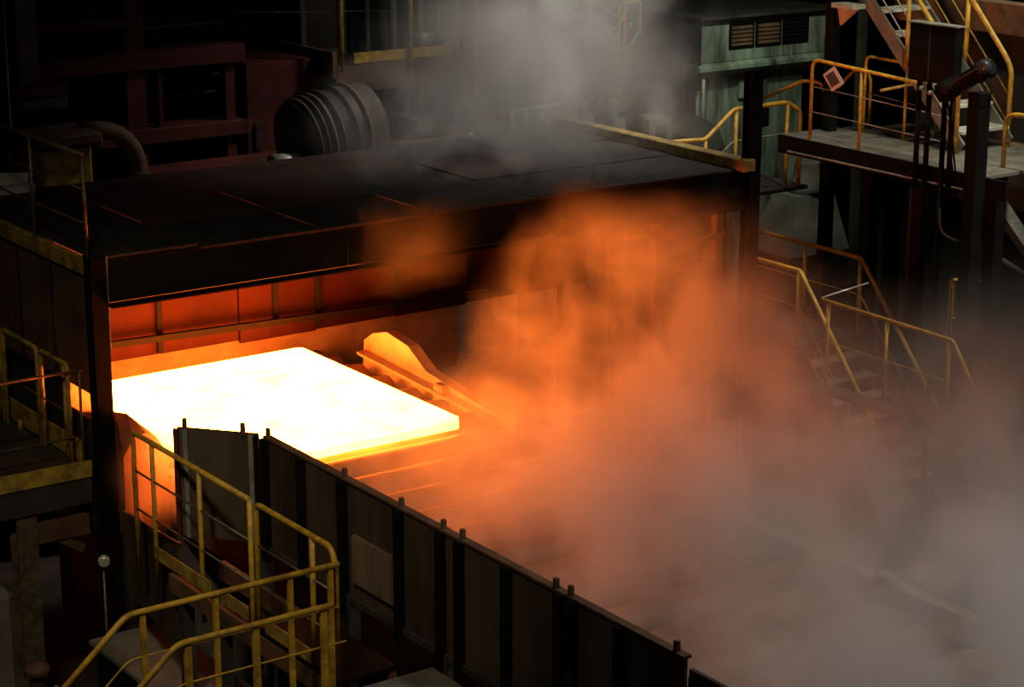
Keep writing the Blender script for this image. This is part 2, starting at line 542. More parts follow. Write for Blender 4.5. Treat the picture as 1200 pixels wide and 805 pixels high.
# pale ribbed patch plate
b = MB().box(8.0, 8.028, 12.98, 13.62, 0.17, 0.57)
for k in range(7):
    yy = 13.02 + k * 0.092
    b.box(7.988, 8.001, yy, yy + 0.04, 0.18, 0.56)
b.build('patch_plate', 'ribbed_steel', gw)
# angled end panels
A, M_, B_ = Vector((7.53, 15.70, 0)), Vector((8.00, 15.14, 0)), Vector((8.03, 15.07, 0))
up0, up1 = Vector((0, 0, 0.0)), Vector((0, 0, 1.0))
mid = A.lerp(M_, 0.5)
for a, c in ((A, mid), (mid, M_)):
    MB().quad(a + Vector((0, 0, 0.03)), c + Vector((0, 0, 0.03)), c + up1, a + up1, t=0.03).build('end_panel', 'guard_steel', gw)
for p, m in ((A, 'red_glow_steel'), (A.lerp(M_, 0.12), 'grey_metal'), (A.lerp(M_, 0.93), 'grey_metal'), (M_, 'black_steel')):
    d = (M_ - A).normalized()
    n_ = Vector((d.y, -d.x, 0))
    if n_.x > 0:
        n_ = -n_
    c = p + n_ * 0.025
    MB().bar(c + Vector((0, 0, 0.03)), c + Vector((0, 0, 0.995)), 0.03, 0.04, up=d).build('end_stiffener', m, gw)
for t_ in (0.1, 0.82):
    p = A.lerp(M_, t_)
    MB().box(p.x - 0.015, p.x + 0.015, p.y - 0.018, p.y + 0.018, 0.98, 1.085).build('lifting_lug', 'rust_steel', gw)
MB().quad((7.53, 15.72, -1.1), (7.78, 17.38, -1.1), (7.78, 17.38, -0.3), (7.53, 15.72, -0.05), t=0.02).build('deck_shade_sheet', 'guard_steel', gw)  # added sheet that blocks slab light from the walkway deck
# supports down to the floor
for yy in (15.2, 13.77, 12.35, 11.0, 9.7):
    MB().box(8.0, 8.12, yy - 0.06, yy + 0.06, FLOOR, -0.02).build('support', 'dark_steel', gw)
# lower continuation beyond the end
lw = thing('guard_wall', 'lower length of guard wall at the bottom edge past the last lug', 'wall', (8.05, 8.6, FLOOR))
for y0_, y1_ in ((8.75, 9.52), (7.9, 8.74)):
    MB().box(8.03, 8.06, y0_, y1_, -0.3, 0.93).build('wall_panel', 'guard_steel', lw)
for yy in (9.45, 8.75):
    MB().box(7.99, 8.03, yy - 0.03, yy + 0.03, FLOOR, 0.9).build('stiffener', 'black_steel', lw)

# ------------------------------------------------------------------ walkway by the guard wall
wk = thing('walkway', 'narrow dark steel walkway deck between yellow railing and guard wall', 'walkway', (7.7, 14.6, FLOOR))
for y0_, y1_ in ((12.87, 13.5), (13.51, 14.2)):
    MB().box(7.4, 7.94, y0_, y1_, -0.29, -0.25).build('deck_plate', 'black_steel', wk)
for xx in (7.42, 7.9):
    MB().box(xx - 0.03, xx + 0.03, 12.87, 15.7, -0.45, -0.29).build('joist', 'rust_steel', wk)
for xx, yy in ((7.5, 13.2), (7.5, 14.9), (7.5, 15.6), (7.86, 13.2), (7.86, 15.0)):
    MB().box(xx - 0.05, xx + 0.05, yy - 0.05, yy + 0.05, FLOOR, -0.45).build('leg', 'dark_steel', wk)
railing('walkway_railing', 'long yellow railing with kick board along the walkway by guard wall', 
        [(7.43, 16.37, -0.45), (7.43, 16.37, 0.8), (7.43, 14.24, 0.8)],
        [(7.43, 16.0, -0.45, 0.79), (7.43, 15.12, -0.55, 0.79), (7.43, 14.24, -0.62, 0.8)],
        [[(7.43, 16.37, 0.45), (7.43, 14.24, 0.45)], [(7.43, 16.37, 0.1), (7.43, 14.24, 0.1)]],
        toe=[((7.415, 16.0, -0.25), (7.415, 14.95, -0.25), 0.12), ((7.415, 14.75, -0.25), (7.415, 14.3, -0.25), 0.12)], mid_mat='bare_rail')
railing('walkway_railing', 'short hoop of yellow railing ending at the stair landing',
        [(7.43, 14.13, -0.6), (7.43, 14.13, 0.8), (7.43, 12.97, 0.8), (7.43, 12.9, 0.68), (7.43, 12.9, -0.25)],
        [(7.43, 13.25, -0.25, 0.79)],
        [[(7.43, 14.13, 0.45), (7.43, 12.9, 0.45)], [(7.43, 14.13, 0.1), (7.43, 12.9, 0.1)]],
        toe=[((7.415, 14.0, -0.25), (7.415, 13.65, -0.25), 0.12), ((7.415, 13.6, -0.25), (7.415, 13.3, -0.25), 0.12)], mid_mat='bare_rail')
# landing and stair in the foreground
ld = thing('stair_landing', 'dark landing plate between the two yellow stair handrails', 'landing', (6.6, 12.5, FLOOR))
MB().box(5.75, 7.38, 12.2, 12.86, -0.33, -0.29).build('deck_plate', 'deck_plate', ld)
for xx in (5.85, 7.3):
    MB().box(xx - 0.05, xx + 0.05, 12.5, 12.6, FLOOR, -0.33).build('leg', 'dark_steel', ld)
flight('stairs', 'dark stair going down from the yellow-railed landing at lower left', 'x', 5.72, 3.1, 12.24, 12.82, -0.29, FLOOR, 12)
dx = 1.6
railing('stair_handrail', 'far yellow handrail of the foreground landing and its stair',
        [(5.72 - dx, 12.86, 0.7 - dx * 0.87), (5.72, 12.86, 0.7), (7.43, 12.86, 0.7)],
        [(5.84, 12.86, -0.29, 0.69), (6.41, 12.86, -0.29, 0.69), (7.02, 12.86, -0.29, 0.69), (7.36, 12.86, -0.29, 0.69)],
        [[(5.72 - dx, 12.86, 0.36 - dx * 0.87), (5.72, 12.86, 0.36), (7.43, 12.86, 0.36)]], post_w=0.042, mid_r=0.008)
railing('stair_handrail', 'near yellow handrail of the foreground landing with a free end',
        [(5.78 - dx, 12.2, 0.7 - dx * 0.87), (5.78, 12.2, 0.7), (7.0, 12.2, 0.7)],
        [(5.86, 12.2, -0.29, 0.69), (6.38, 12.2, -0.29, 0.69), (6.92, 12.2, -0.29, 0.69)],
        [[(5.78 - dx, 12.2, 0.4 - dx * 0.87), (5.78, 12.2, 0.4), (7.1, 12.2, 0.4)]], post_w=0.052, mid_r=0.008)
fp = thing('platform', 'dark floor platform in front of the landing at the bottom edge', 'platform', (7.2, 11.3, FLOOR))
for y0_, y1_ in ((11.2, 12.13), (9.6, 11.19)):
    MB().box(6.6, 7.78, y0_, y1_, 0.0, 0.05, 0.005).build('deck_plate', 'deck_plate', fp)
for xx, yy in ((6.7, 12.0), (7.7, 12.0), (6.7, 9.8), (7.7, 9.8)):
    MB().box(xx - 0.06, xx + 0.06, yy - 0.06, yy + 0.06, FLOOR, 0.0).build('leg', 'dark_steel', fp)

# ------------------------------------------------------------------ left platform
lp = thing('side_platform', 'dark platform with a yellow edge beside the hood at left', 'platform', (7.1, 19.5, FLOOR))
for y0_, y1_ in ((18.12, 19.3), (19.31, 21.4)):
    MB().box(5.6, 7.66, y0_, y1_, -0.06, -0.02).build('deck_plate', 'dark_steel', lp)
MB().box(5.6, 7.76, 18.06, 18.12, -0.15, 0.0).build('edge_strip', 'worn_yellow', lp)
MB().box(5.6, 7.76, 18.08, 18.2, -0.42, -0.15).build('edge_beam', 'dark_steel', lp)
MB().box(7.68, 7.70, 18.12, 21.4, -0.02, 0.2).build('toe_board', 'worn_yellow', lp)
b = MB().box(7.0, 7.2, 18.12, 18.14, FLOOR, -0.42).box(7.0, 7.2, 18.3, 18.32, FLOOR, -0.42).box(7.09, 7.11, 18.14, 18.3, FLOOR, -0.42)
b.build('column', 'bare_rail', lp)
MB().box(7.2, 7.74, 18.14, 18.26, -0.75, -0.55).build('bracket', 'rust_steel', lp)
MB().bar((7.68, 18.2, -0.9), (7.24, 18.2, -0.62), 0.08, 0.08).build('brace', 'rust_steel', lp)
for xx, yy in ((5.8, 21.2), (7.5, 21.2), (5.8, 18.3)):
    MB().box(xx - 0.07, xx + 0.07, yy - 0.07, yy + 0.07, FLOOR, -0.06).build('leg', 'dark_steel', lp)
railing('platform_railing', 'yellow hoop railing on the left platform, second from the corner',
        [(7.6, 19.72, -0.02), (7.6, 19.72, 0.96), (7.6, 18.86, 0.96), (7.6, 18.86, -0.02)],
        [(7.6, 19.4, -0.02, 0.1)],
        [[(7.6, 19.72, 0.48), (7.6, 18.86, 0.48)]], r=0.026, material='worn_yellow', mid_mat='bare_rail')
railing('platform_railing', 'yellow hoop railing at the corner of the left platform',
        [(7.6, 18.78, -0.02), (7.6, 18.78, 0.96), (7.6, 18.14, 0.96), (7.6, 18.14, -0.02)],
        [(7.6, 18.22, -0.02, 0.94)],
        [[(7.6, 18.78, 0.48), (7.6, 18.14, 0.48)]], r=0.026, material='worn_yellow', mid_mat='bare_rail')
railing('platform_railing', 'yellow railing length at the left picture edge on the side platform',
        [(7.6, 21.3, 0.96), (7.6, 19.8, 0.96), (7.6, 19.8, -0.02)],
        [(7.6, 20.6, -0.02, 0.95), (7.6, 21.3, -0.02, 0.95)],
        [[(7.6, 21.3, 0.48), (7.6, 19.8, 0.48)]], r=0.026, material='worn_yellow', mid_mat='bare_rail')
railing('platform_railing', 'thin dark cross railing along the front edge of left platform',
        [(5.6, 18.1, 0.9), (7.72, 18.1, 0.9)],
        [(5.7, 18.1, 0.0, 0.9), (7.70, 18.1, 0.0, 0.9)],
        [[(5.6, 18.1, 0.25), (7.72, 18.1, 0.25)]], r=0.016, material='bare_rail')

# ------------------------------------------------------------------ upper-right gallery
ga = thing('gallery', 'raised steel walkway deck with railings at upper right', 'walkway', (20.3, 20, FLOOR))
for y0_, y1_ in ((17.7, 19.0), (19.01, 20.3), (20.31, 21.4)):
    MB().box(19.45, 20.45, y0_, y1_, 1.46, 1.5).build('deck_plate', 'deck_plate', ga)
MB().box(20.46, 21.6, 17.3, 19.2, 1.46, 1.5).build('deck_plate', 'deck_plate', ga)
MB().box(20.46, 21.6, 19.21, 21.4, 1.44, 1.48).build('deck_plate', 'dark_steel', ga)
MB().box(19.40, 19.45, 17.3, 21.4, 1.26, 1.5).build('edge_beam', 'black_steel', ga)
MB().tube([(19.40, 21.2, 1.3), (19.40, 17.8, 1.3)], 0.016, 6).build('conduit', 'grey_metal', ga)
for xx, yy in ((19.9, 17.9), (19.9, 20.1), (21.45, 17.6), (21.45, 21.2)):
    MB().box(xx - 0.09, xx + 0.09, yy - 0.09, yy + 0.09, FLOOR, 1.44).build('leg', 'black_steel', ga)
railing('gallery_railing', 'front yellow gallery railing left of the black panel, with a paper sign on it',
        [(19.48, 20.86, 1.5), (19.48, 20.86, 2.58), (19.48, 18.9, 2.5)],
        [(19.48, 19.93, 1.5, 2.52)],
        [[(19.48, 20.86, 2.22), (19.48, 18.5, 2.14)], [(19.48, 20.86, 1.88), (19.48, 18.5, 1.82)]],
        r=0.024, mid_mat='grey_metal', fr=0.14, mid_r=0.008)
railing('gallery_railing', 'rear yellow gallery railing ending at the steep stair',
        [(20.45, 20.85, 1.5), (20.45, 20.85, 2.55), (20.45, 19.9, 2.53)],
        [(20.45, 20.08, 1.5, 2.54)],
        [[(20.45, 20.85, 2.05), (20.45, 19.9, 2.0)]], r=0.022, fr=0.12, mid_mat='bare_rail', mid_r=0.008)
railing('gallery_hoop', 'small bent yellow grab hoop behind the paper sign',
        [(20.9, 22.0, 1.75), (20.9, 21.75, 2.05), (20.9, 21.45, 2.3), (20.9, 21.2, 2.2), (20.9, 21.2, 1.48)], [(20.9, 21.22, 1.48, 1.6)], r=0.022, fr=0.14)
railing('gallery_hoop', 'orange-yellow low rail frame behind the front gallery railing',
        [(20.9, 19.95, 1.48), (20.9, 19.95, 2.3), (19.95, 20.05, 2.22)], [(20.9, 19.97, 1.48, 1.6)], r=0.02, fr=0.04, material='worn_yellow')
MB().quad((19.46, 20.63, 2.40), (19.46, 20.42, 2.54), (19.46, 20.22, 2.34), (19.46, 20.44, 2.20), t=0.006).build('paper_sign', 'paper')
sg = bpy.data.objects['paper_sign']
tag(sg, 'tilted white paper sign hanging on the front gallery railing', 'sign')
MB().quad((19.452, 20.57, 2.395), (19.452, 20.43, 2.48), (19.452, 20.30, 2.34), (19.452, 20.44, 2.255), t=0.004).build('print_block', 'ink', sg)

# steep stair going up
flight('stairs', 'steep upper stair with pale treads rising behind the black panel', 'y', 20.36, 21.22, 22.3, 18.95, 4.9, 1.5, 11, 'pale_paint', 'deck_plate')
railing('stair_railing', 'bright yellow right handrail of the steep upper stair',
        [(21.27, 22.3, 6.0), (21.27, 19.1, 2.66), (21.27, 19.0, 2.5), (21.27, 19.0, 1.5)],
        [(21.27, 19.82, 2.4, 3.4), (21.27, 20.9, 3.45, 4.5), (21.27, 22.2, 4.8, 5.9)],
        [[(21.27, 22.3, 5.6), (21.27, 19.0, 2.15)], [(21.27, 22.3, 5.25), (21.27, 19.0, 1.8)]], r=0.034, fr=0.15, mid_mat='worn_yellow', mid_r=0.010)
railing('stair_railing', 'yellow left handrail of the steep upper stair, partly hidden by the panel',
        [(20.3, 22.3, 6.0), (20.3, 19.1, 2.7), (20.3, 19.0, 2.5), (20.3, 19.0, 1.5)],
        [(20.3, 19.95, 2.5, 3.55), (20.3, 20.9, 3.45, 4.5), (20.3, 22.2, 4.8, 5.9)],
        [[(20.3, 22.3, 5.6), (20.3, 19.0, 2.15)], [(20.3, 22.3, 5.3), (20.3, 19.0, 1.85)]], r=0.030, fr=0.15, mid_mat='grey_metal', mid_r=0.010)
railing('stair_railing', 'yellow railing with rounded top at the right picture edge',
        [(20.1, 18.0, 1.5), (20.1, 18.0, 2.15), (20.1, 17.75, 2.2), (20.1, 17.55, 2.15), (20.1, 16.4, 0.95)],
        [(20.1, 17.5, 1.5, 2.1)],
        [[(20.1, 18.0, 1.85), (20.1, 17.55, 1.75), (20.1, 16.4, 0.6)]], r=0.03, fr=0.12, mid_r=0.009, mid_mat='worn_yellow')
flight('stairs', 'dark stair going down from the gallery at the right edge', 'y', 20.5, 21.5, 17.28, 13.2, 1.5, FLOOR, 14)
MB().box(21.6, 21.9, 16.4, 21.5, 2.9, 3.3).build('girder', 'rust_steel')
gi = bpy.data.objects['girder']
tag(gi, 'brown horizontal girder behind the right handrail at the top right', 'beam')
MB().box(21.72, 21.84, 16.5, 16.7, FLOOR, 2.9).build('column', 'dark_steel', gi)
MB().box(21.72, 21.84, 20.9, 21.1, FLOOR, 2.9).build('column', 'dark_steel', gi)
MB().box(21.9, 21.93, 16.4, 21.5, 0.5, 2.9).build('cladding_sheet', 'dark_steel', gi)

br = thing('stair_bracket', 'pale mint landing plate with a triangular gusset left of the steep stair', 'bracket', (20.2, 20.9, FLOOR))
MB().box(20.05, 20.3, 20.75, 21.15, 3.2, 3.26).build('landing_plate', 'pale_paint', br)
MB().prism([(20.75, 3.2), (21.15, 3.2), (21.08, 2.95)], 'yz', 20.16, 20.19).build('gusset', 'pale_paint', br)
MB().box(20.1, 20.25, 21.15, 21.3, FLOOR, 3.26).build('post', 'black_steel', br)
for (xx, yy, z1, m, lb) in ((22.6, 21.9, 5.0, 'rust_steel', 'dim rusty upright column far behind the gallery stairs'),
                            (24.6, 25.2, 4.0, 'dark_steel', 'dark upright column right of the green machine cabinet')):
    tag(MB().box(xx - 0.06, xx + 0.06, yy - 0.06, yy + 0.06, FLOOR, z1).build('upright', m), lb, 'column')
# black panel box, its legs
pb = thing('control_panel', 'tall black control panel box on tube legs in front of the stairs', 'panel', (19.3, 18.45, FLOOR))
MB().box(19.22, 19.36, 18.08, 18.86, 2.58, 3.29, 0.012).build('panel_box', 'black_steel', pb)
MB().box(19.205, 19.222, 18.5, 18.51, 2.6, 3.27).build('door_seam', 'dark_steel', pb)
MB().box(19.20, 19.38, 18.06, 18.88, 3.29, 3.305).build('rain_lip', 'grey_metal', pb)
for yy in (18.72, 18.55, 18.28, 18.15):
    MB().tube([(19.3, yy, 1.2 if yy != 18.28 else FLOOR), (19.3, yy, 2.6)], 0.035).build('leg', 'black_steel', pb)
MB().box(19.36, 19.42, 18.1, 18.8, 1.2, 1.27).build('bracket', 'black_steel', pb)
for yy, zz in ((18.3, 2.5), (18.6, 2.5), (18.45, 2.46)):
    MB().lathe((19.24, yy, zz), (-1, 0, 0), [(0, 0.03), (0.05, 0.03), (0.06, 0.015)], 12).build('cable_gland', 'grey_metal', pb)
MB().tube([(19.25, 18.2, 2.45), (19.2, 18.0, 1.8), (19.22, 17.97, 1.55), (19.24, 17.86, 1.5)], 0.014, 6).build('cable', 'black_steel', pb)
MB().tube([(19.25, 18.14, 2.45), (19.2, 18.06, 1.8), (19.22, 18.0, 1.5), (19.24, 17.86, 1.42)], 0.014, 6).build('cable', 'black_steel', pb)
MB().tube(fillet([(19.3, 18.28, 1.1), (19.25, 18.2, 0.72), (19.25, 17.86, 0.68)], 0.2), 0.02, 6).build('cable', 'dark_steel', pb)

# tilted sensor head on a square post
sp = thing('sensor_post', 'black square post carrying a tilted black cylindrical sensor head', 'post', (19.3, 17.72, FLOOR))
MB().box(19.2, 19.4, 17.62, 17.82, FLOOR, 2.55, 0.01).build('post', 'black_steel', sp)
MB().lathe((19.2, 18.25, 2.48), (0, -0.88, 0.47), [(0, 0.09), (0.02, 0.13), (0.22, 0.13), (0.23, 0.105), (0.62, 0.105), (0.64, 0.12), (0.86, 0.12), (0.88, 0.08)], 20).build('sensor_head', 'black_steel', sp)
MB().lathe((19.08, 17.5, 2.9), (-1, 0, 0), [(-0.06, 0.09), (0.0, 0.09), (0.03, 0.05)], 16).build('lens', 'lens_glass', sp)
MB().tube([(19.15, 17.5, 2.85), (19.12, 17.38, 2.6), (19.15, 17.45, 2.42), (19.2, 17.64, 2.38)], 0.012, 6).build('cable', 'black_steel', sp)
MB().tube([(19.12, 18.1, 2.5), (19.08, 17.95, 2.66), (19.08, 17.7, 2.8), (19.1, 17.55, 2.9)], 0.016, 6).build('cable', 'dark_steel', sp)

# diagonal struts under the gallery, right edge
b = MB().bar((20.0, 18.0, 1.1), (20.75, 18.0, 0.3), 0.16, 0.16)
tag(b.build('diagonal_strut', 'grey_metal'), 'pale grey diagonal strut under the gallery at the right edge', 'beam')
b = MB().tube([(19.95, 18.0, 0.42), (20.9, 18.0, -0.12)], 0.05)
tag(b.build('diagonal_strut', 'dark_steel'), 'thin dark bluish strut below the pale grey diagonal strut', 'beam')

# ------------------------------------------------------------------ crossover stairs standing in the steam
flight('stairs', 'yellow-railed stair standing in steam, descending toward the table', 'y', 18.65, 19.65, 20.0, 18.2, -1.05, FLOOR, 8)
cl = thing('stair_landing', 'dark landing at the head of the stair in the steam', 'landing', (19.1, 21.2, FLOOR))
MB().box(18.6, 19.75, 20.0, 22.4, -1.09, -1.05).build('deck_plate', 'dark_steel', cl)
for xx, yy in ((18.7, 20.2), (19.6, 20.2), (18.7, 22.2), (19.6, 22.2)):
    MB().box(xx - 0.05, xx + 0.05, yy - 0.05, yy + 0.05, FLOOR, -1.09).build('leg', 'dark_steel', cl)
railing('stair_railing', 'long yellow handrail in the steam, right one of the stair, orange where level',
        [(19.7, 22.4, 0.0), (19.7, 20.0, 0.0), (19.7, 18.2, -2.05)],
        [(19.7, 22.2, -1.05, 0.0), (19.7, 21.1, -1.05, 0.0), (19.7, 20.02, -1.05, 0.0), (19.7, 18.5, -2.7, -1.72)],
        [[(19.7, 22.4, -0.5), (19.7, 20.0, -0.5), (19.7, 18.2, -2.5)]], r=0.032, fr=0.05, mid_r=0.010)
railing('stair_railing', 'left yellow handrail of the stair in the steam',
        [(18.6, 21.2, -0.02), (18.6, 20.0, -0.02), (18.6, 18.3, -2.02)],
        [(18.6, 21.1, -1.05, -0.04), (18.6, 20.02, -1.05, -0.04), (18.6, 18.6, -2.6, -1.7)],
        [[(18.6, 20.9, -0.5), (18.6, 20.0, -0.5), (18.6, 18.3, -2.5)]], r=0.032, fr=0.05, mid_r=0.010)
railing('walkway_railing', 'low yellow railing in the steam sloping down at its near end',
        [(17.6, 18.5, 0.05), (17.6, 16.35, 0.02), (17.6, 15.4, -1.25)],
        [(17.6, 18.4, -1.05, 0.03), (17.6, 17.4, -1.05, 0.02), (17.6, 16.4, -1.05, 0.01)],
        [[(17.6, 18.5, -0.45), (17.6, 16.35, -0.48)]], r=0.026, fr=0.04, mid_r=0.009)
wk2 = thing('walkway', 'narrow dark walkway beam under the low railing in the steam', 'walkway', (18.0, 17, FLOOR))
MB().box(17.5, 17.78, 16.3, 18.6, -1.09, -1.05).build('deck_plate', 'dark_steel', wk2)
for xx, yy in ((17.64, 16.5), (17.64, 18.4)):
    MB().box(xx - 0.05, xx + 0.05, yy - 0.05, yy + 0.05, FLOOR, -1.09).build('leg', 'dark_steel', wk2)
flight('stairs', 'short dark stair at the near end of the steam walkway', 'y', 17.4, 17.9, 16.28, 14.5, -1.07, FLOOR, 8)
MB().tube([(18.62, 19.6, -0.3), (19.25, 19.4, -0.15)], 0.012, 6).build('safety_bar', 'white_metal')
o = bpy.data.objects['safety_bar']
tag(o, 'pale bar across the stair between the two steam handrails', 'bar')
for (xx, yy, zz, lb) in ((19.35, 18.0, 0.15, 'faint yellow hoop rail in steam under the sensor post'),
                         (20.5, 17.6, -0.55, 'faint yellow hoop rail in steam at the right picture edge')):
    railing('hoop_rail', lb, [(xx, yy + 0.05, FLOOR), (xx, yy + 0.05, zz), (xx + 0.55, yy, zz - 0.08), (xx + 0.55, yy, FLOOR)],
            [(xx + 0.02, yy + 0.05, FLOOR, zz - 0.06)], [[(xx, yy + 0.05, zz - 0.5), (xx + 0.55, yy, zz - 0.55)]], r=0.022, fr=0.05, material='worn_yellow')

# ------------------------------------------------------------------ machine cabinet with louvres
mc = thing('machine_cabinet', 'large stained pale green machine cabinet with louvred vents', 'cabinet', (23.2, 27.4, FLOOR))
MB().box(21.86, 24.55, 26.0, 29.0, 1.72, 2.42, 0.015).build('cabinet_body', 'green_paint', mc)
MB().prism([(26.0, 1.72), (25.93, 1.66), (25.93, 1.60), (26.35, 1.40), (26.35, 1.72)], 'yz', 21.8, 24.6).build('skirt', 'green_paint', mc)
MB().box(21.75, 24.7, 25.85, 29.1, 2.42, 2.47, 0.01).build('roof_slab', 'dark_steel', mc)
MB().box(22.3, 24.35, 26.3, 29.0, FLOOR, 1.5, 0.015).build('lower_body', 'green_paint', mc)
MB().box(21.80, 21.86, 25.98, 29.0, 1.30, 2.42).build('side_cover', 'black_steel', mc)
for (xa, xb) in ((22.48, 22.92), (23.04, 23.5), (23.62, 24.1)):
    v = MB()
    v.box(xa - 0.04, xa, 25.97, 26.03, 1.92, 2.34).box(xb, xb + 0.04, 25.97, 26.03, 1.92, 2.34)
    v.box(xa, xb, 25.97, 26.03, 2.30, 2.34).box(xa, xb, 25.97, 26.03, 1.92, 1.95)
    v.box(xa, xb, 25.992, 25.998, 1.95, 2.30)
    v = v.build('vent', 'black_steel', mc)
    for k in range(5):
        z = 1.985 + k * 0.066
        MB().quad((xa, 25.955, z - 0.018), (xb, 25.955, z - 0.018), (xb, 25.99, z + 0.03), (xa, 25.99, z + 0.03), t=0.006).build('slat', 'rust_steel' if xa < 23.6 else 'black_steel', v)
for xx in (21.9, 22.02):
    MB().tube([(xx, 26.1, 0.6), (xx, 26.1, 1.5)], 0.03).build('pipe', 'pale_paint', mc)
MB().box(22.9, 23.5, 26.22, 26.3, 1.05, 1.35, 0.01).build('hatch', 'green_paint', mc)
MB().box(23.05, 23.6, 26.27, 26.3, 0.55, 0.85).build('hatch', 'black_steel', mc)

# yellow bent handrail between hood and cabinet
railing('stair_handrail', 'bright yellow cranked handrail between hood roof and green cabinet',
        [(17.95, 22.0, 1.45), (18.62, 22.0, 1.42), (19.12, 22.0, 1.79), (20.1, 22.0, 1.8), (20.35, 22.0, 1.65), (20.35, 22.0, 0.6)],
        [(18.62, 22.0, 0.6, 1.42), (19.16, 22.0, 0.6, 1.78), (20.1, 22.0, 0.6, 1.8)],
        [[(18.62, 22.0, 1.0), (19.12, 22.0, 1.35), (20.3, 22.0, 1.37)]], r=0.032, fr=0.07, mid_mat='grey_metal', mid_r=0.008)
railing('stair_handrail', 'yellow hooked rail end beside the front gallery railing',
        [(20.1, 22.6, 1.75), (20.3, 21.9, 2.1), (20.36, 21.6, 2.1), (20.36, 21.5, 1.9), (20.36, 21.5, 0.6)], [(20.36, 21.52, 0.6, 0.8)], r=0.026, fr=0.1)
wk3 = thing('walkway', 'dark low walkway below the cranked handrail', 'walkway', (19.2, 22.4, FLOOR))
MB().box(17.9, 20.45, 21.9, 23.0, 0.55, 0.6).build('deck_plate', 'dark_steel', wk3)
for xx in (18.0, 19.4):
    for yy in (22.55, 22.9):
        MB().box(xx - 0.06, xx + 0.06, yy - 0.06, yy + 0.06, FLOOR, 0.55).build('leg', 'black_steel', wk3)

# hopper under the gallery
hp = thing('hopper', 'grey tapered steel hopper standing in the dark below the gallery', 'hopper', (22.8, 24.3, FLOOR))
b = MB()
lo = [(22.1, 24.0), (23.35, 24.0), (23.35, 25.0), (22.1, 25.0)]
hi = [(22.42, 24.25), (23.2, 24.25), (23.2, 24.8), (22.42, 24.8)]
A_ = [b.bm.verts.new((x, y, -1.1)) for x, y in lo]
B2 = [b.bm.verts.new((x, y, -0.2)) for x, y in hi]
for i in range(4):
    b.bm.faces.new((A_[i], A_[(i + 1) % 4], B2[(i + 1) % 4], B2[i]))
b.bm.faces.new(A_)
b.bm.faces.new(B2)
b.build('cone', 'concrete', hp)
MB().lathe((22.85, 24.5, -0.2), (0, 0, 1), [(0, 0.3), (0.1, 0.26), (0.45, 0.2), (0.5, 0.22)], 20).build('neck', 'concrete', hp)
MB().box(22.1, 23.35, 24.0, 25.0, FLOOR, -1.1).build('stand', 'black_steel', hp)

# ------------------------------------------------------------------ mill machinery behind the hood, left
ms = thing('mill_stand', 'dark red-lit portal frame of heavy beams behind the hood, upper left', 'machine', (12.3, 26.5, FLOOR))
MB().box(10.7, 13.75, 26.0, 26.4, 2.42, 2.66, 0.01).build('cross_beam', 'red_glow_steel', ms)
MB().box(11.3, 13.75, 26.0, 26.5, 1.42, 1.62, 0.01).build('cross_beam', 'red_glow_steel', ms)
MB().box(10.7, 12.1, 26.05, 26.3, 3.0, 3.12).build('cross_beam', 'red_glow_steel', ms)
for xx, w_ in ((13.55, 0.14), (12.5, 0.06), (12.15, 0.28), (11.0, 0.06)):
    MB().box(xx - w_ / 2, xx + w_ / 2, 26.1, 26.3, 1.62 if w_ < 0.1 else FLOOR, 2.42 if w_ != 0.28 else 3.6).build('upright', 'red_glow_steel', ms)
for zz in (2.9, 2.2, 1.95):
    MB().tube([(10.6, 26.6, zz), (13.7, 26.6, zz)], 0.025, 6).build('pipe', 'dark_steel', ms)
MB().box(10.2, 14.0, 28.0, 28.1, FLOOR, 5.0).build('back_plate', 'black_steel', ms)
MB().box(11.6, 14.0, 24.6, 25.2, 1.15, 1.3).build('cross_beam', 'red_glow_steel', ms)
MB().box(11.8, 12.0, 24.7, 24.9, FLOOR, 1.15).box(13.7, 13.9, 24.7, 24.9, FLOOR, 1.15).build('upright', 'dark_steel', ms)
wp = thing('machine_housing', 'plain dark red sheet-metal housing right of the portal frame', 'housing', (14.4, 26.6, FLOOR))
MB().box(13.85, 14.9, 26.2, 27.6, 1.0, 2.35, 0.01).build('sheet', 'red_glow_steel', wp)
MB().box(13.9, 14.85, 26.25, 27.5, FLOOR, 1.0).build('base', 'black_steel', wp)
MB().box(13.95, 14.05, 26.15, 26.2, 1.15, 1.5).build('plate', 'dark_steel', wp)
cb = thing('column', 'mottled concrete column on a stepped base, upper left', 'column', (9.8, 24.2, FLOOR))
MB().box(9.66, 9.92, 24.0, 24.4, 2.64, 7.0, 0.01).build('shaft', 'concrete', cb)
MB().box(9.6, 10.26, 23.95, 24.5, 2.53, 2.66, 0.01).build('cap_block', 'rust_steel', cb)
MB().box(9.6, 10.26, 23.97, 24.5, 2.38, 2.52, 0.01).build('cap_block', 'concrete', cb)
MB().box(9.7, 10.2, 24.0, 24.5, FLOOR, 2.38).build('shaft', 'black_steel', cb)
pp = tag(MB().tube([(9.5, 24.0, FLOOR), (9.5, 24.0, 6.0)], 0.04).build('standpipe', 'bare_rail'), 'thin brown standpipe left of the concrete column', 'pipe')
bx = thing('gear_box', 'olive box-shaped gear case standing behind the roof railing', 'gear case', (10.1, 23.3, FLOOR))
MB().box(9.55, 10.2, 23.2, 23.9, 1.2, 2.05, 0.04).build('case', 'worn_yellow', bx)
MB().box(9.5, 10.3, 23.1, 23.92, 2.05, 2.2, 0.03).build('lid', 'rust_steel', bx)
MB().lathe((10.22, 23.15, 2.0), (0, -1, 0), [(0, 0.06), (0.05, 0.06), (0.06, 0.03)], 12).build('plug', 'black_steel', bx)
MB().box(9.6, 10.15, 23.25, 23.88, FLOOR, 1.2).build('base', 'black_steel', bx)
du = thing('bent_duct', 'large dark bent duct curving down behind the hood roof', 'duct', (10.8, 23.2, FLOOR))
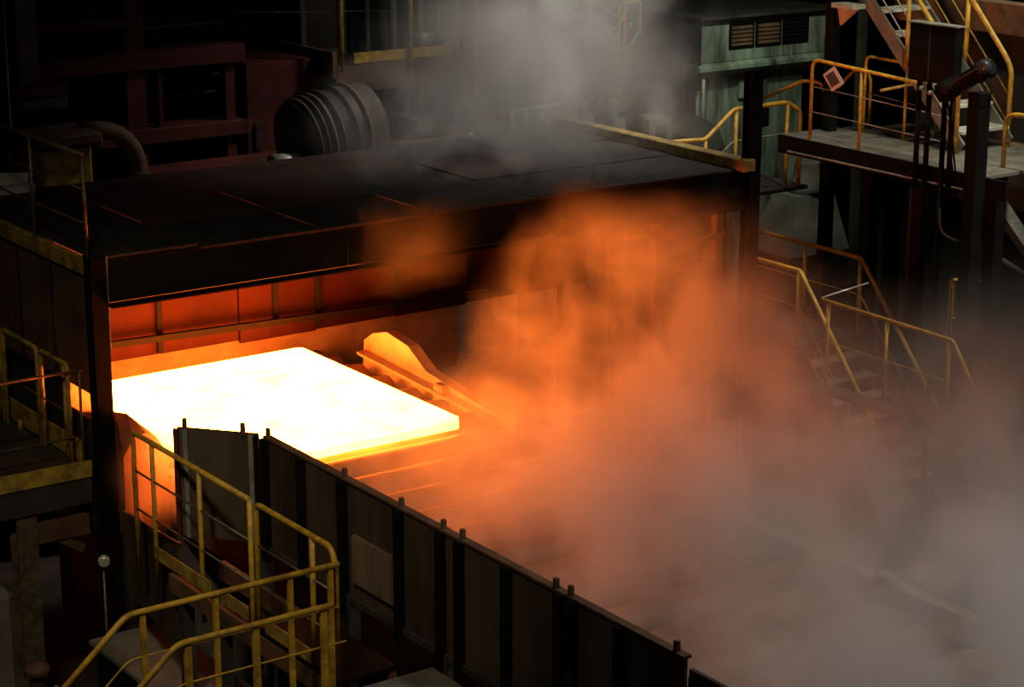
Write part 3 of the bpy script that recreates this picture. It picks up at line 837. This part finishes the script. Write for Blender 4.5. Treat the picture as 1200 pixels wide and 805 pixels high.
pts = [(10.2, 23.6, 2.15)] + [(10.42 + 0.5 * math.sin(R(a)), 23.5, 1.6 + 0.55 * math.cos(R(a))) for a in range(0, 91, 15)] + [(10.92, 23.5, FLOOR)]
MB().tube(pts, 0.11, 14).build('duct', 'rust_steel', du)
MB().lathe((10.92, 23.5, 1.55), (0, 0, 1), [(0, 0.14), (0.05, 0.14)], 14).build('flange', 'dark_steel', du)
MB().quad((8.22, 21.42, 2.0), (8.62, 21.35, 2.0), (8.70, 21.52, 2.14), (8.32, 21.6, 2.16), t=0.02).build('plastic_tray', 'white_sheet')
o = bpy.data.objects['plastic_tray']
tag(o, 'small pale grey tray lying on the hood roof at the left edge', 'tray')
MB().box(8.2, 8.68, 21.30, 21.48, 1.97, 2.05).build('rim', 'white_sheet', o)

# ribbed coupling drum and its motor
dr = thing('coupling_drum', 'dark ribbed round coupling drum behind the hood roof', 'drum', (13.7, 23.4, FLOOR))
MB().lathe((13.0, 23.4, 1.72), (1, 0.0, 0.12), [(0, 0.3), (0.02, 0.52), (0.12, 0.54), (0.7, 0.60), (1.1, 0.58), (1.12, 0.2)], 32).build('drum_shell', 'dark_steel', dr)
rib = None
for k, (a, r) in enumerate(((0.1, 0.56), (0.2, 0.575), (0.3, 0.585), (0.42, 0.6), (0.62, 0.62), (0.8, 0.62))):
    MB().lathe((13.0, 23.4, 1.72), (1, 0.0, 0.12), [(a, r - 0.05), (a + 0.005, r + 0.015), (a + 0.035, r + 0.015), (a + 0.04, r - 0.05)], 32).build('rib', 'rust_steel' if k in (2, 5) else 'dark_steel', dr)
MB().box(13.1, 14.1, 23.1, 23.7, FLOOR, 1.25).build('saddle', 'black_steel', dr)
mo = thing('small_motor', 'small pale motor standing left of the ribbed drum', 'motor', (12.75, 23.2, FLOOR))
MB().lathe((12.52, 23.1, 1.55), (1, 0, 0), [(0, 0.08), (0.01, 0.14), (0.36, 0.14), (0.37, 0.06), (0.48, 0.06)], 18).build('motor_body', 'grey_metal', mo)
MB().box(12.55, 12.85, 22.98, 23.22, FLOOR, 1.42).build('pedestal', 'black_steel', mo)

# upper gallery with yellow posts, top centre
ug = thing('upper_gallery', 'brown upper gallery deck with a yellow kick beam at top centre', 'walkway', (16, 26, FLOOR))
MB().box(15.0, 17.1, 25.75, 27.5, 2.1, 2.16).build('deck_plate', 'rust_steel', ug)
MB().box(15.3, 16.95, 25.7, 25.75, 2.30, 2.44).build('kick_beam', 'yellow_paint', ug)
MB().box(14.95, 15.02, 25.7, 29, 2.12, 2.48).build('side_beam', 'rust_steel', ug)
MB().box(15.0, 17.1, 25.7, 25.76, 1.9, 2.28).build('edge_beam', 'rust_steel', ug)
for xx, yy in ((15.15, 25.9), (17.0, 25.9), (15.15, 27.3), (17.0, 27.3)):
    MB().box(xx - 0.06, xx + 0.06, yy - 0.06, yy + 0.06, FLOOR, 2.1).build('leg', 'dark_steel', ug)
for i, (xx, yy, z0, z1) in enumerate(((15.1, 25.73, 2.2, 4.2), (16.2, 25.66, 2.05, 4.2))):
    MB().tube([(xx, yy, z0), (xx, yy, z1)], 0.045).build('post', 'worn_yellow', ug)
MB().tube([(14.4, 27.5, 2.9), (17.1, 27.5, 2.75)], 0.015, 6).build('mid_rail', 'grey_metal', ug)
for i, (x0, x1, z0, z1, lb) in enumerate(((17.3, 17.3, FLOOR, 4.3, 'upright yellow pole right of the upper gallery'),
                                        (17.58, 17.35, FLOOR, 4.3, 'leaning yellow pole close beside the upright one'))):
    if i == 1:
        tag(MB().tube([(17.62, 25.4, FLOOR), (17.62, 25.4, 1.95), (17.4, 25.4, 3.6)], 0.045).build('yellow_pole', 'worn_yellow'), lb, 'pole')
    else:
        tag(MB().tube([(x0, 25.6, z0), (x1, 25.6, z1)], 0.045).build('yellow_pole', 'worn_yellow'), lb, 'pole')
# pipework and cabinets behind the upper gallery
pw = thing('pipe_rack', 'rack of upright grey pipes standing in haze behind the upper gallery', 'pipes', (17, 29, FLOOR))
for k in range(14):
    xx = 16.6 + k * 0.28 + rnd.uniform(-0.06, 0.06)
    MB().tube([(xx, 29.0 + rnd.uniform(-0.2, 0.2), FLOOR), (xx, 29.0, 6)], rnd.uniform(0.03, 0.08)).build('pipe', rnd.choice(['grey_metal', 'dark_steel', 'rust_steel', 'pale_paint']), pw)
for zz in (1.4, 2.7):
    MB().box(16.4, 20.7, 29.1, 29.2, zz, zz + 0.1).build('rail', 'dark_steel', pw)
ca = thing('cabinet', 'grey upright cabinet in haze behind the upper gallery', 'cabinet', (16.2, 28.3, FLOOR))
MB().box(15.75, 16.55, 28.0, 28.6, FLOOR, 3.2, 0.02).build('cabinet_body', 'grey_metal', ca)
MB().box(15.85, 16.45, 27.985, 28.0, 2.2, 3.0).build('cabinet_door', 'concrete', ca)
for (xx, r0) in ((16.75, 0.09), (17.15, 0.08)):
    l = thing('floodlight', 'small pale floodlight head under the upper gallery, ' + ('left one' if xx < 17 else 'right one'), 'lamp', (xx, 26.4, 2.16))
    MB().lathe((xx, 26.3, 2.55), (0.2, -0.8, -0.5), [(0, 0.05), (0.12, r0), (0.2, r0 + 0.04), (0.21, r0)], 16).build('lamp_head', 'pale_paint', l)
    MB().tube([(xx, 26.4, 2.16), (xx, 26.35, 2.55)], 0.02, 6).build('stem', 'dark_steel', l)

# ------------------------------------------------------------------ haze-covered machinery, centre top
hs = flight('stairs', 'pale treads of a stair in haze at the top centre', 'x', 19.0, 20.8, 27.0, 27.9, 2.95, 1.95, 5, 'pale_paint', 'dark_steel')
railing('stair_handrail', 'thin white handrail above the hazy stair at top centre',
        [(18.2, 26.95, 4.2), (20.4, 26.95, 2.74), (21.2, 26.95, 2.3)], [(20.4, 26.95, 2.0, 2.74), (19.0, 26.95, 2.6, 3.66)], [[(19.4, 26.95, 2.75), (20.9, 26.95, 2.05)]], r=0.018, material='white_metal', fr=0.02)
cg = thing('ladder_frame', 'tall yellow ladder frame with a rounded top in front of cabinet side', 'ladder', (20.4, 26.0, 0.5))
MB().tube(fillet([(20.22, 26.0, 0.5), (20.22, 26.0, 2.78), (20.62, 26.0, 2.82), (20.62, 26.0, 2.3)], 0.08), 0.028).build('frame', 'yellow_paint', cg)
MB().tube(fillet([(20.22, 26.3, 0.5), (20.22, 26.3, 2.7), (20.62, 26.3, 2.72), (20.62, 26.3, 0.5)], 0.08), 0.016).build('frame', 'worn_yellow', cg)
for zz in (2.05, 1.75, 1.45, 1.15):
    MB().tube([(20.22, 26.02, zz), (20.62, 26.28, zz)], 0.013, 6).build('rung', 'white_metal', cg)
MB().tube([(20.0, 26.0, 2.38), (20.22, 26.0, 2.43)], 0.014, 6).build('handle', 'white_metal', cg)
MB().tube([(20.08, 26.0, 2.12), (20.2, 26.0, 2.36)], 0.014, 6).build('handle', 'white_metal', cg)
MB().tube([(20.42, 25.98, 2.12), (20.56, 25.98, 2.3)], 0.014, 6).build('handle', 'white_metal', cg)
MB().box(19.9, 21.0, 25.8, 26.5, 0.42, 0.5).build('foot_plate', 'dark_steel', cg)
MB().box(19.95, 20.05, 26.3, 26.4, FLOOR, 0.42).box(20.85, 20.95, 26.3, 26.4, FLOOR, 0.42).build('leg', 'dark_steel', cg)
vp = thing('valve_post', 'slim red post with a yellow lever inside the ladder frame', 'valve', (20.4, 26.12, 0.5))
MB().tube([(20.42, 26.12, 0.5), (20.42, 26.12, 2.78)], 0.035).build('post', 'orange_paint', vp)
MB().bar((20.40, 26.06, 2.72), (20.3, 26.06, 2.5), 0.04, 0.06).build('lever', 'yellow_paint', vp)
eq = thing('electrical_box', 'small pale green junction box on a post near the hood roof edge', 'box', (18.7, 24.0, FLOOR))
MB().box(18.58, 18.82, 24.0, 24.2, 1.2, 1.42, 0.01).build('box_body', 'green_paint', eq)
MB().box(18.56, 18.66, 24.0, 24.1, 1.42, 1.72, 0.01).build('switch_box', 'green_paint', eq)
MB().tube([(18.7, 24.2, FLOOR), (18.7, 24.2, 1.3)], 0.04).build('post', 'dark_steel', eq)
pu = thing('pump_unit', 'grey block-shaped unit with a square opening beside the cranked handrail', 'unit', (19.4, 24.0, FLOOR))
b = MB().box(19.25, 19.36, 24.0, 24.5, 0.95, 1.35).box(19.56, 19.68, 24.0, 24.5, 0.95, 1.35).box(19.36, 19.56, 24.0, 24.5, 1.27, 1.35)
b.build('case', 'grey_metal', pu)
MB().box(18.85, 19.25, 24.1, 24.6, 0.95, 1.4, 0.01).build('case', 'dark_steel', pu)
MB().box(18.85, 19.7, 24.05, 24.6, FLOOR, 0.95).build('base', 'black_steel', pu)
ta = thing('pressure_tank', 'large dark upright tank in haze left of the green cabinet', 'tank', (21.0, 25.0, FLOOR))
MB().lathe((20.95, 25.2, FLOOR), (0, 0, 1), [(0, 0.6), (3.6, 0.6), (3.9, 0.5), (4.05, 0.25), (4.1, 0.1)], 28).build('shell', 'dark_steel', ta)
MB().lathe((20.95, 25.2, 1.2), (0, 0, 1), [(-0.9, 0.06), (-0.6, 0.06)], 10).build('nozzle', 'grey_metal', ta)
va = thing('valve_manifold', 'row of small pale valves on a pipe in haze behind the hood', 'valves', (17.8, 24.3, FLOOR))
MB().tube([(16.9, 24.3, 1.65), (18.5, 24.3, 1.7)], 0.03).build('pipe', 'white_metal', va)
for k in range(6):
    xx = 17.0 + k * 0.26
    MB().lathe((xx, 24.3, 1.1), (0, 0, 1), [(0, 0.05), (0.1, 0.09), (0.3, 0.09), (0.36, 0.04), (0.56, 0.04)], 12).build('valve', 'grey_metal', va)
    MB().lathe((xx, 24.22, 1.45), (0, -1, 0), [(0, 0.08), (0.03, 0.08)], 12).build('hand_wheel', 'pale_paint', va)
MB().box(16.9, 18.5, 24.25, 24.4, FLOOR, 1.1).build('stand', 'dark_steel', va)
cv = thing('hydraulic_unit', 'dark hydraulic unit with a bright bent pipe in haze', 'unit', (15.6, 23.6, FLOOR))
MB().box(14.6, 16.5, 23.4, 24.4, FLOOR, 1.55, 0.03).build('tank', 'rust_steel', cv)
MB().box(14.9, 15.5, 23.6, 24.1, 1.55, 1.85, 0.03).build('motor', 'dark_steel', cv)
MB().box(15.9, 16.3, 23.6, 24.0, 1.55, 2.0, 0.03).build('valve_block', 'rust_steel', cv)
MB().tube(fillet([(15.2, 23.35, 1.4), (15.5, 23.35, 1.5), (15.7, 23.35, 1.6), (15.75, 23.5, 1.56)], 0.05), 0.03).build('pipe', 'white_metal', cv)
MB().box(15.0, 15.25, 23.57, 23.6, 1.65, 1.8).build('name_plate', 'pale_paint', cv)

# ------------------------------------------------------------------ dark objects at lower left
pl = thing('plinth', 'dark grey plate-topped plinth behind the far stair handrail', 'plinth', (8.0, 17, FLOOR))
MB().box(7.35, 8.1, 15.6, 17.4, -1.54, -1.5).build('top_plate', 'deck_plate', pl)
MB().box(7.4, 8.05, 15.65, 17.35, FLOOR, -1.54).build('base', 'black_steel', pl)
pr = thing('pier', 'pale mottled concrete pier at the left picture edge under platform', 'pier', (6.8, 18.9, FLOOR))
MB().box(6.5, 7.1, 18.5, 19.4, FLOOR, -1.3, 0.08).build('block', 'concrete', pr)
MB().box(6.4, 7.2, 18.4, 19.5, FLOOR, -2.4, 0.05).build('footing', 'concrete', pr)
bo = thing('bollard', 'small rusty mushroom-headed bollard in the bottom left corner', 'bollard', (6.75, 17.2, FLOOR))
MB().lathe((6.75, 17.2, FLOOR), (0, 0, 1), [(0, 0.14), (1.2, 0.1), (1.38, 0.06), (1.40, 0.13), (1.47, 0.11), (1.5, 0.02)], 16).build('body', 'rust_steel', bo)
MB().bar((6.85, 17.1, -1.75), (7.2, 16.7, -2.0), 0.06, 0.06).bar((7.2, 16.7, FLOOR), (7.2, 16.7, -1.97), 0.06, 0.06).build('arm', 'grey_metal', bo)
wl = thing('inspection_lamp', 'small bare white lamp bracket below the corner post', 'lamp', (7.75, 17.9, FLOOR))
MB().lathe((7.70, 17.75, -0.86), (-0.4, -0.8, -0.3), [(0, 0.03), (0.05, 0.06), (0.09, 0.05)], 14).build('lamp_head', 'white_metal', wl)
MB().tube([(7.70, 17.78, FLOOR), (7.70, 17.78, -0.88)], 0.014, 6).build('stem', 'bare_rail', wl)

# ------------------------------------------------------------------ steam (real scattering volumes)


def steam(name, label, box, blobs, density, scale, lo, hi, colour=(0.95, 0.93, 0.9), aniso=0.5, seed=0.0, stretch=(1, 1, 1), step=0.25, warp=2.2, warp_scale=0.55):
    """box: extents; blobs: (centre, radii, weight): soft ellipsoids that, times noise, give the density"""
    x0, x1, y0_, y1_, z0, z1 = box
    o = MB().box(x0, x1, y0_, y1_, z0, z1)
    m = bpy.data.materials.new(name)
    m.use_nodes = True
    nt = m.node_tree
    nt.nodes.clear()
    N, L = nt.nodes.new, nt.links.new
    out = N('ShaderNodeOutputMaterial')
    pv = N('ShaderNodeVolumeScatter')
    pv.inputs['Color'].default_value = (*colour, 1)
    pv.inputs['Anisotropy'].default_value = aniso
    L(pv.outputs[0], out.inputs['Volume'])
    geo = N('ShaderNodeNewGeometry')
    noise = N('ShaderNodeTexNoise')
    noise.noise_dimensions = '3D'
    noise.inputs['Scale'].default_value = scale
    noise.inputs['Detail'].default_value = 4.0
    noise.inputs['Roughness'].default_value = 0.55
    noise.inputs['Distortion'].default_value = 0.6
    mp = N('ShaderNodeMapping')
    mp.inputs['Location'].default_value = (seed, seed * 0.7, seed * 0.3)
    mp.inputs['Scale'].default_value = stretch
    L(geo.outputs['Position'], mp.inputs[0])
    L(mp.outputs[0], noise.inputs['Vector'])
    wn = N('ShaderNodeTexNoise')
    wn.inputs['Scale'].default_value = warp_scale
    wn.inputs['Detail'].default_value = 2
    L(geo.outputs['Position'], wn.inputs['Vector'])
    ws = N('ShaderNodeVectorMath')
    ws.operation = 'MULTIPLY_ADD'
    L(wn.outputs['Color'], ws.inputs[0])
    ws.inputs[1].default_value = (warp, warp, warp)
    L(geo.outputs['Position'], ws.inputs[2])
    wo = N('ShaderNodeVectorMath')
    wo.operation = 'SUBTRACT'
    L(ws.outputs[0], wo.inputs[0])
    wo.inputs[1].default_value = (warp / 2, warp / 2, warp / 2)
    acc = None
    for (c, r, wgt) in blobs:
        a = N('ShaderNodeMapping')
        a.vector_type = 'TEXTURE'
        a.inputs['Location'].default_value = c
        a.inputs['Scale'].default_value = r
        L(wo.outputs[0], a.inputs[0])
        ln = N('ShaderNodeVectorMath')
        ln.operation = 'LENGTH'
        L(a.outputs[0], ln.inputs[0])
        mr = N('ShaderNodeMapRange')
        mr.interpolation_type = 'SMOOTHSTEP'
        mr.inputs['From Min'].default_value = 1.0
        mr.inputs['From Max'].default_value = 0.15
        mr.inputs['To Min'].default_value = 0.0
        mr.inputs['To Max'].default_value = wgt
        L(ln.outputs['Value'], mr.inputs['Value'])
        if acc is None:
            acc = mr.outputs[0]
        else:
            ad = N('ShaderNodeMath')
            ad.operation = 'ADD'
            L(acc, ad.inputs[0])
            L(mr.outputs[0], ad.inputs[1])
            acc = ad.outputs[0]
    nr = N('ShaderNodeMapRange')
    nr.inputs['From Min'].default_value = lo
    nr.inputs['From Max'].default_value = hi
    L(noise.outputs['Fac'], nr.inputs['Value'])
    mu = N('ShaderNodeMath')
    mu.operation = 'MULTIPLY'
    L(acc, mu.inputs[0])
    L(nr.outputs[0], mu.inputs[1])
    m2 = N('ShaderNodeMath')
    m2.operation = 'MULTIPLY'
    L(mu.outputs[0], m2.inputs[0])
    m2.inputs[1].default_value = density
    L(m2.outputs[0], pv.inputs['Density'])
    try:
        m.cycles.volume_step_rate = step
    except Exception:
        pass
    MATS[name] = m
    o = o.build(name, name)
    tag(o, label, 'steam', kind='stuff')
    return o


# low bank over the roller table, thick where the water hits the slab
steam('steam_bank', 'thick billowing steam bank over the roller table, orange near the slab', (8.12, 17.2, 6.6, 17.95, -0.9, 2.7),
      [((13.0, 15.9, 0.75), (2.0, 2.1, 1.75), 1.2),
       ((11.75, 16.9, 0.1), (0.8, 0.8, 0.5), 1.3),
       ((11.3, 15.0, 0.2), (2.2, 2.2, 1.3), 0.5),
       ((10.75, 17.25, 1.95), (1.2, 0.8, 0.5), 0.085),
       ((10.7, 12.2, 0.25), (3.2, 3.8, 1.8), 1.7),
       ((11.4, 9.2, 0.1), (3.9, 3.8, 1.7), 1.8),
       ((13.6, 12.8, 0.0), (3.0, 4.2, 1.9), 0.9)],
      1.05, 1.15, 0.42, 0.61, seed=3.1, step=0.4)
steam('steam_cloud', 'thinner reddish-grey steam drifting around the stairs at right', (13.2, 21.0, 11.5, 19.8, -2.95, 1.4),
      [((17.0, 15.6, -1.0), (3.8, 3.9, 2.2), 1.0)],
      0.30, 0.8, 0.36, 0.64, seed=7.7, step=0.5)
# plume rising over the hood roof into the lamp light
steam('steam_plume', 'thin grey steam plume drifting up over the hood roof', (11.0, 21.5, 18.1, 26.5, 1.99, 6.0),
      [((13.8, 19.6, 2.5), (3.2, 2.4, 1.2), 1.7),
       ((15.2, 21.0, 2.8), (2.4, 2.4, 1.6), 1.2),
       ((17.0, 23.5, 3.0), (2.4, 2.6, 2.6), 1.2)],
      1.05, 1.35, 0.43, 0.64, seed=11.4, step=0.4)
# small wisp at the near edge of the slab
steam('steam_wisp', 'small red-lit wisp of steam at the near left edge of slab', (7.3, 8.5, 16.4, 17.9, -1.2, 0.7),
      [((8.1, 17.3, 0.0), (0.55, 0.6, 0.6), 1.0)],
      1.8, 1.6, 0.30, 0.66, seed=5.0, warp=0.4, warp_scale=1.5, step=0.6)
